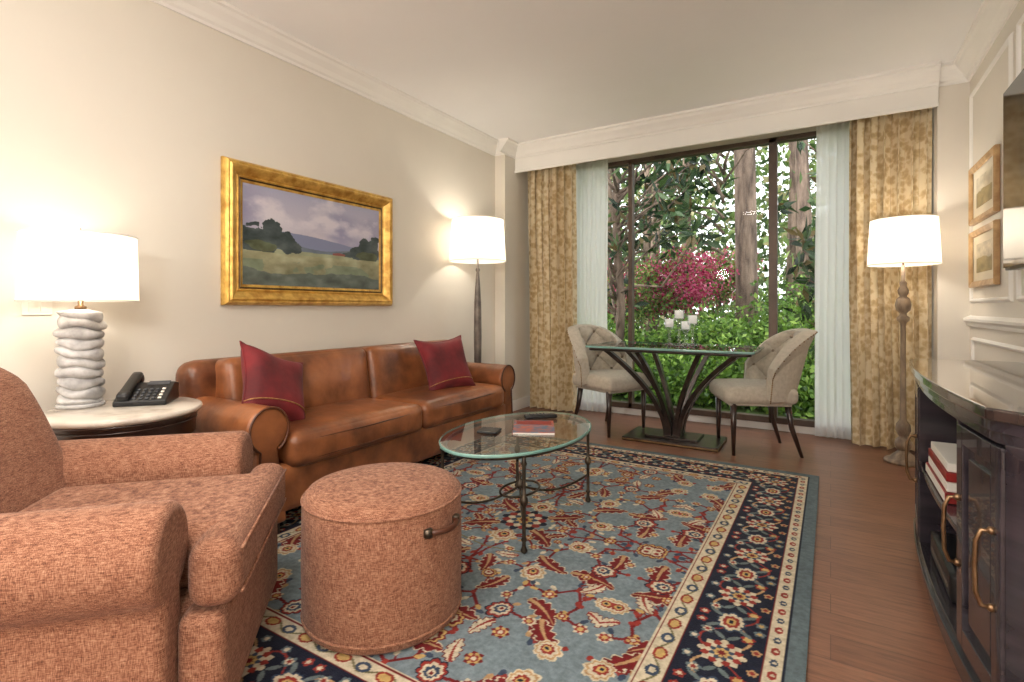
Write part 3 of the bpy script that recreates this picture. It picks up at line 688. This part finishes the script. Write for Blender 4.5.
# ---------------------------------------------------------------- dining table
g=group('dining_table',(-1.06,4.20,0))
LX,LY=.62,.35
def rr_out(hx,hy,r,z,n=6):
    o=[]
    for cx,cy,a0 in ((hx-r,hy-r,0),(-hx+r,hy-r,90),(-hx+r,-hy+r,180),(hx-r,-hy+r,270)):
        for k in range(n+1):
            a=math.radians(a0+90*k/n); o.append((cx+r*cos(a),cy+r*sin(a),z))
    return o
obj('glass_top',rr_out(LX,LY,.03,.75),[tuple(range(28))],'glass',g)
gridsurf('glass_rim',[rr_out(LX,LY,.03,.735),rr_out(LX+.001,LY+.001,.03,.738),rr_out(LX+.001,LY+.001,.03,.747),rr_out(LX,LY,.03,.75),rr_out(LX-.006,LY-.006,.025,.7505)],'gedge',g,cu=True)
tube('under_frame',rr_out(LX-.03,LY-.03,.02,.722,3),.011,'tabmetal',g,n=8,closed=True)
prism('base_plate',rr_out(.36,.21,.01,.0),(0,0,.03),'tabmetal',g,bevel=.006)
prism('base_edge',rr_out(.363,.213,.01,.008),(0,0,.012),'tabedge',g,bevel=.002)
prism('base_step',rr_out(.20,.13,.01,.03),(0,0,.018),'tabmetal',g,bevel=.004)
idx=0
for sx in (-1,1):
    for sy in (-1,1):
        for (tx,p0,ex) in ((.50,.05,1.9),(.24,.02,1.6)):
            idx+=1; pts=[]
            for k in range(24):
                t=k/23
                px=sx*(p0+(tx-p0)*(t**ex)); py=sy*(.05+.16*t**1.5); pz=.045+.675*t
                pts.append((px,py,pz))
            ribbon('leg_%d'%idx,pts,.055,.032,(0,1,0),'tabmetal',g)
g=group('crystal_candle_holders',(-1.02,4.22,.751))
for i,(x,y,h) in enumerate(((-.09,.02,.15),(0,-.03,.22),(.09,.03,.18),(.02,.10,.13))):
    lathe('holder_%d'%(i+1),[(.0001,0),(.035,0),(.036,.008),(.012,.018),(.009,.03),(.016,.04),(.009,.05),(.009,h-.05),(.018,h-.04),(.012,h-.03),(.038,h-.01),(.042,h+.065)],'crystal',g,n=20,c=(x,y),cap=False)
    lathe('votive_%d'%(i+1),[(.0001,h-.003),(.031,h-.003),(.032,h+.06),(.0001,h+.062)],'wax',g,n=16,c=(x,y),cap=False)

# ---------------------------------------------------------------- dining chairs
def dining_chair(loc,facing):
    th=math.atan2(facing[0],-facing[1])
    g=group('dining_chair',loc,th)
    rbox('seat',(0,-.02,.43),(.50,.50,.12),.045,'cream',g,puff=(0,0,.02))
    box('seat_rail',-.22,.22,-.235,.19,.355,.39,'cream',g,bevel=.01)
    n,m=120,70
    def lat(a,z): return a*3.5,(z-.50)*9.0
    def surf(off,tuft):
        P=[]
        for j in range(m+1):
            v=j/m; row=[]
            for i in range(n+1):
                a=-1+2*i/n; ph=a*math.radians(80)
                top=.885-.27*abs(a)**3.2; z=.40+(top-.40)*v
                d=0
                if tuft:
                    s,t_=lat(a,z)
                    d=.060*(abs(sin(pi*(s+t_)/2))*abs(sin(pi*(s-t_)/2)))**.5
                    e=min(1,(1-abs(a))*9)*min(1,(1-v)*9)*min(1,v*5); d=.035+(d-.035)*e
                R=.252+off-d
                flare=.03*max(0,v-.75)/.25*max(0,off)/.055
                x=(R+flare)*sin(ph)*1.06; y=-.04+ (R+flare+.01)*cos(ph)*1.02; y+=.13*(z-.40)/.48*(cos(ph)*.8+.2)
                row.append((x,y,z))
            P.append(row)
        return P
    I=surf(0,True); O=surf(.040,False)
    gridsurf('back_inner',I,'cream',g); gridsurf('back_outer',O,'cream',g)
    rim_i=[I[j][0] for j in range(m+1)]+I[m][1:-1]+[I[j][n] for j in range(m,-1,-1)]
    rim_o=[O[j][0] for j in range(m+1)]+O[m][1:-1]+[O[j][n] for j in range(m,-1,-1)]
    mid=[tuple((np.array(a)+np.array(b))/2+np.array((0,0,.014))) for a,b in zip(rim_i,rim_o)]
    gridsurf('back_rim',[rim_i,mid,rim_o],'cream',g)
    spheres('nailheads',[tuple(np.array(rim_o[k])+np.array((0,0,-.006))) for k in range(0,len(rim_o),4)],.005,'nail',g)
    bt=[]
    for i in range(2,n-1):
        for j in range(4,m-2):
            a=-1+2*i/n; s,t_=lat(a,I[j][i][2])
            A_=(s+t_)/2; B_=(s-t_)/2
            if abs(A_-round(A_))<.05 and abs(B_-round(B_))<.05 and abs(a)<.95:
                p=I[j][i]
                if all((Vector(p)-Vector(q)).length>.03 for q in bt): bt.append(p)
    if bt: spheres('buttons',bt,.013,'button',g)
    for i,(sx,sy,dx,dy) in enumerate(((-.2,-.2,0,-.0),(.2,-.2,0,0),(-.18,.17,-.02,.09),(.18,.17,.02,.09))):
        tube('leg_%d'%(i+1),[(sx,sy,.37),(sx+dx*.3,sy+dy*.3,.2),(sx+dx,sy+dy,0)],[.024,.019,.012],'dwood',g,n=8)
dining_chair((-1.63,4.28,0),(.90,-.43))
dining_chair((-.49,4.25,0),(-.91,-.41))

# ---------------------------------------------------------------- cabinet
def cabinet():
    ox,oy=.55,2.28; g=group('media_console',(ox,oy,0))
    Y0,Y1=1.56,3.0
    def fx(y,off): 
        t=(y-2.28)/.72; e=max(0,abs(t)-.93)/.07
        return .335-.045*(1-t*t)-off+.03*e*e
    def slab(name,y0,y1,z0,z1,off,back,mat='cab',bevel=.003,n=24):
        pts=[(fx(y,off)-ox,y-oy,z0) for y in np.linspace(y0,y1,n)]+[(back-ox,y1-oy,z0),(back-ox,y0-oy,z0)]
        prism(name,pts,(0,0,z1-z0),mat,g,bevel=bevel,segs=2)
    def panel(name,y0,y1,z0,z1,off,th,mat='cab',n=10):
        pts=[(fx(y,off)-ox,y-oy,z0) for y in np.linspace(y0,y1,n)]+[(fx(y,off-th)-ox,y-oy,z0) for y in np.linspace(y1,y0,n)]
        prism(name,pts,(0,0,z1-z0),mat,g,bevel=.003,segs=2)
    slab('top',Y0-.02,Y1+.02,.79,.82,.025,.785,'cabtop',.006)
    slab('top_moulding',Y0-.008,Y1+.008,.762,.79,.010,.785)
    slab('bottom',Y0,Y1,.10,.125,0,.78); slab('plinth',Y0+.0,Y1-.0,.0,.10,-.012,.77)
    slab('base_moulding',Y0-.008,Y1+.008,.085,.105,.01,.785)
    slab('frieze',Y0,Y1,.735,.762,-.001,.78)
    box('back_panel',.765-ox,.78-ox,Y0-oy,Y1-oy,.12,.74,'cab',g)
    for i,(a,b) in enumerate(((Y0,Y0+.03),(1.885,1.905),(2.60,2.625),(Y1-.035,Y1))):
        slab('upright_%d'%(i+1),a,b,.12,.74,.0,.77,n=4)
    slab('shelf',1.90,2.605,.40,.418,-.01,.77)
    for k,(a,b) in enumerate(((Y0+.032,1.883),(2.628,Y1-.038))):
        z0,z1=.13,.73
        panel('door_panel_%d'%k,a+.03,b-.03,z0+.03,z1-.03,-.010,.012)
        panel('door_stile_a_%d'%k,a,a+.045,z0,z1,.004,.02); panel('door_stile_b_%d'%k,b-.045,b,z0,z1,.004,.02)
        panel('door_rail_a_%d'%k,a+.045,b-.045,z0,z0+.05,.004,.02); panel('door_rail_b_%d'%k,a+.045,b-.045,z1-.05,z1,.004,.02)
        panel('door_raised_%d'%k,a+.07,b-.07,z0+.08,z1-.08,-.003,.012)
    for k,(y,zc) in enumerate(((1.62,.44),(1.86,.44),(2.66,.44))):
        x=fx(y,.004)
        pts=[(x-ox,y-oy,zc-.09),(x-.022-ox,y-oy,zc-.088),(x-.032-ox,y-oy,zc-.06),(x-.034-ox,y-oy,zc),(x-.032-ox,y-oy,zc+.06),(x-.022-ox,y-oy,zc+.088),(x-ox,y-oy,zc+.09)]
        tube('handle_%d'%k,pts,.0055,'bronze',g,n=8)
        for zz in (zc-.09,zc+.09): spheres('handle_boss_%d'%k,[(x-.004-ox,y-oy,zz)],.010,'bronze',g)
    for sy in (Y0+.02,Y1-.02):
        box('foot_%d'%(sy>2),fx(sy,.01)-ox,fx(sy,.01)+.06-ox,sy-.03-oy,sy+.03-oy,0,.09,'cab',g,bevel=.01)
cabinet()
g=group('stacked_books',(.42,2.36,.419))
box('book_1',-.105,.10,-.20,.20,0.001,.035,'red',g,bevel=.003); box('book_1_pages',-.107,-.1051,-.19,.19,.005,.031,'paper',g)
box('book_2',-.10,.1,-.19,.18,.036,.065,'paper',g,bevel=.003); box('book_3',-.10,.1,-.18,.18,.066,.095,'red',g,bevel=.003)
box('book_4',-.095,.1,-.17,.16,.096,.125,'paper',g,bevel=.003)
g=group('media_player',(.44,2.30,.126)); rbox('body',(0,0,.045),(.24,.40,.085),.006,'black',g,n=5); box('front_strip',-.123,-.1205,-.15,.15,.03,.045,'pewter',g)

# ---------------------------------------------------------------- outside
box('ground_outside',-14,10,5.13,24,-.25,-.12,'lawn')
def leafmesh(name,base,dirs,L,Wd,cols,mat,parent):
    N=len(base); base=np.asarray(base); d=dirs/np.linalg.norm(dirs,axis=1,keepdims=True)
    r=np.random.randn(N,3); s=np.cross(d,r); s/=np.linalg.norm(s,axis=1,keepdims=True); nn=np.cross(d,s)
    L=np.asarray(L)[:,None]*np.ones((N,1)); w=np.asarray(Wd)[:,None]*np.ones((N,1))
    a=base; m1=base+d*L*.45+s*w*.5+nn*w*.15; m2=base+d*L*.45-s*w*.5+nn*w*.15; t=base+d*L-nn*L*.06
    V=np.stack([a,m1,t,m2],1).reshape(-1,3).astype(np.float32)
    i=np.arange(N)*4; F=np.stack([i,i+1,i+2,i,i+2,i+3],1).reshape(-1).astype(np.int32)
    me=bpy.data.meshes.new(name); me.vertices.add(len(V)); me.vertices.foreach_set('co',V.ravel())
    me.loops.add(len(F)); me.loops.foreach_set('vertex_index',F); me.polygons.add(len(F)//3); me.polygons.foreach_set('loop_start',np.arange(0,len(F),3,dtype=np.int32))
    me.update(calc_edges=True)
    at=me.color_attributes.new('Col','FLOAT_COLOR','POINT'); cc=np.ones((N*4,4),np.float32); cc[:,:3]=np.repeat(linarr(cols),4,axis=0); at.data.foreach_set('color',cc.ravel())
    me.materials.append(M[mat]); o=bpy.data.objects.new(name,me); COL.objects.link(o)
    if parent:o.parent=parent
    return o
def colmix(N,cs,jit=12):
    cs=np.array(cs,float); k=np.random.randint(len(cs),size=N); return np.clip(cs[k]+np.random.randn(N,1)*jit,4,255)
def magnolia(name,x,y,nclus,xr,yr,zr,trunk=True,seed=1,zfn=None):
    rs=np.random.RandomState(seed); g=group(name,(x,y,-.12))
    if trunk: tube('trunk',[(0,0,0),(.05,0,1.2),(-.05,.05,2.5),(.02,0,4.5)],[.07,.06,.055,.04],'bark',g,n=12)
    base=[];dr=[]
    for b in range(nclus):
        c=np.array([rs.uniform(*xr),rs.uniform(*yr),rs.uniform(*zr)])
        if zfn and not zfn(c): continue
        if b%3==0:
            s=np.array([0,0,max(.4,c[2]-.7)]); mid=(s+c)/2+rs.randn(3)*.12
            tube('branch_%d'%b,[tuple(s),tuple((s+mid)/2+rs.randn(3)*.05),tuple(mid),tuple((mid+c)/2+rs.randn(3)*.05),tuple(c)],[.024,.018,.014,.010,.006],'bark',g,n=6)
        ax=rs.randn(3)*.6+np.array([0,-.3,.4]); ax/=np.linalg.norm(ax)
        for q in range(rs.randint(9,15)):
            d=rs.randn(3); d/=np.linalg.norm(d); d=d+ax*.6; d[2]-=.2
            base.append(c+ax*rs.uniform(-.12,.08)+d*.02); dr.append(d)
    N=len(base)
    leafmesh('leaves',np.array(base),np.array(dr),rs.uniform(.15,.25,N),rs.uniform(.055,.09,N),colmix(N,[(38,58,34),(52,76,42),(34,50,34),(88,110,68),(110,94,60),(64,90,52)]),'leaf',g)
magnolia('magnolia_tree',-2.55,7.0,170,(-.9,1.2),(-.9,1.2),(1.2,4.6),True,1,lambda c: c[2]>1.95 or c[0]<.1)
magnolia('magnolia_tree',.15,6.7,115,(-.45,.9),(-.7,.9),(.9,4.3),True,2)
magnolia('magnolia_tree',-1.3,7.9,60,(-1.2,1.2),(-.5,.5),(2.5,5.0),False,3,lambda c: abs(c[0]-.25)>.3)
g=group('oak_tree',(-1.17,9.2,-.12))
tube('trunk',[(0,0,0),(.02,0,.3),(0,0,2),(-.03,0,4),(0,0,7)],[.26,.18,.165,.16,.14],'bark',g,n=20)
for i,(a,b,c) in enumerate(((1.2,.3,5.8),(-1.3,.2,5.2),(.8,-.3,6.6))): tube('limb_%d'%i,[(0,0,c-1.6),(a*.5,b,c-.8),(a,b,c)],[.08,.06,.03],'bark',g)
g=group('bare_tree',(-.55,12,-.12)); tube('trunk',[(0,0,0),(.1,0,3),(-.1,0,8)],[.15,.13,.09],'bark',g)
g=group('bare_tree',(-3.4,11.5,-.12)); tube('trunk',[(0,0,0),(.1,0,3),(.2,0,8)],[.12,.1,.07],'bark',g)
def bush(name,x,y,z,rx,ry,rz,N,L,cols,mat='petal',N2=0,cols2=None,stems=True):
    g=group(name,(x,y,-.12))
    def pts(N):
        nb=26; cen=np.clip(np.random.randn(nb,3)*.45,-1,1); k=np.random.randint(nb,size=N)
        p=cen[k]+np.clip(np.random.randn(N,3)*.22,-.5,.5); return p*np.array([rx,ry,rz])+np.array([0,0,z])
    p=pts(N); leafmesh('blossoms' if mat=='petal' else 'leaves',p,np.random.randn(N,3),np.random.uniform(.7,1.3,N)*L,np.random.uniform(.5,.8,N)*L,colmix(N,cols),mat,g)
    if N2:
        p=pts(N2); leafmesh('foliage',p,np.random.randn(N2,3),np.random.uniform(.05,.1,N2),np.random.uniform(.03,.05,N2),colmix(N2,cols2),'leaf',g)
    if stems:
        for i in range(8):
            a=np.random.randn(3)*np.array([rx,ry,rz])*.4; tube('stem_%d'%i,[(a[0]*.1,a[1]*.1,0),(a[0]*.5,a[1]*.5,z*.6),(a[0],a[1],z+a[2])],[.02,.014,.006],'bark',g,n=6)
PK=[(190,56,100),(212,86,130),(160,40,82),(224,126,158)]; GR=[(92,118,56),(124,150,72),(68,92,48),(154,170,90)]
bush('azalea_bush',-2.45,9.0,1.55,.8,.4,.55,5200,.06,PK,N2=2400,cols2=GR)
bush('azalea_bush',-3.5,9.6,1.4,.8,.5,.5,2200,.06,PK,N2=2800,cols2=GR)
bush('azalea_bush',-1.65,9.9,1.7,.6,.5,.4,1500,.055,PK,N2=2500,cols2=GR)
LG=[(126,164,68),(98,134,56),(160,192,92),(72,100,48),(112,150,64)]
for i,(x,y,s) in enumerate(((-2.9,7.6,.66),(-2.0,8.0,.7),(-1.1,7.4,.66),(-.35,7.9,.8),(.5,7.5,.8),(-3.8,8.4,.8),(-.7,6.7,.45),(-1.6,6.6,.4),(.1,6.7,.45),(-2.5,6.6,.4),(1.5,8,1),(-.4,9.2,1.0))):
    bush('garden_shrub',x,y,s*.75,.75,.5,s*.75,3800,.075,LG,mat='leaf',stems=False)
g=group('woodland',(-2,14.5,0)); N=30000
p=np.stack([np.random.uniform(-9,7,N),np.random.randn(N)*1.0,np.random.uniform(0,1,N)**1.35*8.5-.1],1)
leafmesh('canopy',p,np.random.randn(N,3),np.random.uniform(.14,.32,N),np.random.uniform(.08,.17,N),colmix(N,[(128,152,86),(96,122,70),(160,180,110),(110,132,84),(176,168,124),(80,104,66)]),'leaf',g)
for i in range(14):
    x=-8+i*1.15+random.random()*.6; tube('tree_trunk_%d'%i,[(x,-1.5,0),(x+.1,-1.5,4),(x-.1,-1.5,9)],[.12,.1,.06],'bark',g,n=8)

# ---------------------------------------------------------------- added fill lights out of view, sun and sky
def add_fill_lamp(x,y,power,col=(1,.97,.935),r=.12,z=1.75):  # unseen fill lamp on an invented stand, added to brighten room and ceiling
    g=group('fill_lamp',(x,y,0))
    lathe('base',[(.0001,0),(.13,0),(.13,.015),(.02,.03),(.0001,.03)],'pewter',g,n=24,cap=False); tube('pole',[(0,0,.02),(0,0,z-r)],.012,'pewter',g,n=10)
    l=bpy.data.lights.new('fill_point_light','POINT'); l.energy=power; l.color=col; l.shadow_soft_size=r
    o=bpy.data.objects.new('fill_point_light',l); COL.objects.link(o); o.parent=g; o.location=(0,0,z)
add_fill_lamp(.35,-1.2,88); add_fill_lamp(-1.9,-1.5,72)
def ceiling_fill_light(x,y,power,r=.16,col=(1,.97,.94)):  # unseen overhead fill, added to brighten the room; its ring is invented
    g=group('ceiling_fill_light',(x,y,H))
    lathe('fill_light_ring',[(r,-.001),(r+.02,-.003),(r+.02,-.012),(r,-.016)],'trim',g,n=32,cap=False)
    l=bpy.data.lights.new('fill_area_light','AREA'); l.shape='DISK'; l.size=2*r; l.energy=power; l.color=col
    o=bpy.data.objects.new('fill_area_light',l); COL.objects.link(o); o.parent=g; o.location=(0,0,-.02)
ceiling_fill_light(-1.0,.2,30,.3)
sl=bpy.data.lights.new('sun','SUN'); sl.energy=2.2; sl.angle=math.radians(20); sl.color=(1,.97,.9)
so=bpy.data.objects.new('sun',sl); COL.objects.link(so); so.rotation_euler=Vector((.25,.5,-.85)).to_track_quat('-Z','Y').to_euler()
w=bpy.data.worlds.new('World'); S.world=w; w.use_nodes=True; nt=w.node_tree; bg=nt.nodes['Background']
bg.inputs[0].default_value=(.94,.97,1.0,1); bg.inputs[1].default_value=3.2
S.view_settings.view_transform='Standard'; S.view_settings.look='None'; S.view_settings.exposure=0.0

# ---------------------------------------------------------------- camera
cam=bpy.data.cameras.new('camera'); co=bpy.data.objects.new('camera',cam); COL.objects.link(co)
co.location=(0,0,1.05); co.rotation_euler=(math.radians(90),0,math.radians(31.5)); cam.lens=520/1024*36; cam.sensor_width=36; cam.shift_y=-33/1024; cam.clip_start=.02
S.camera=co
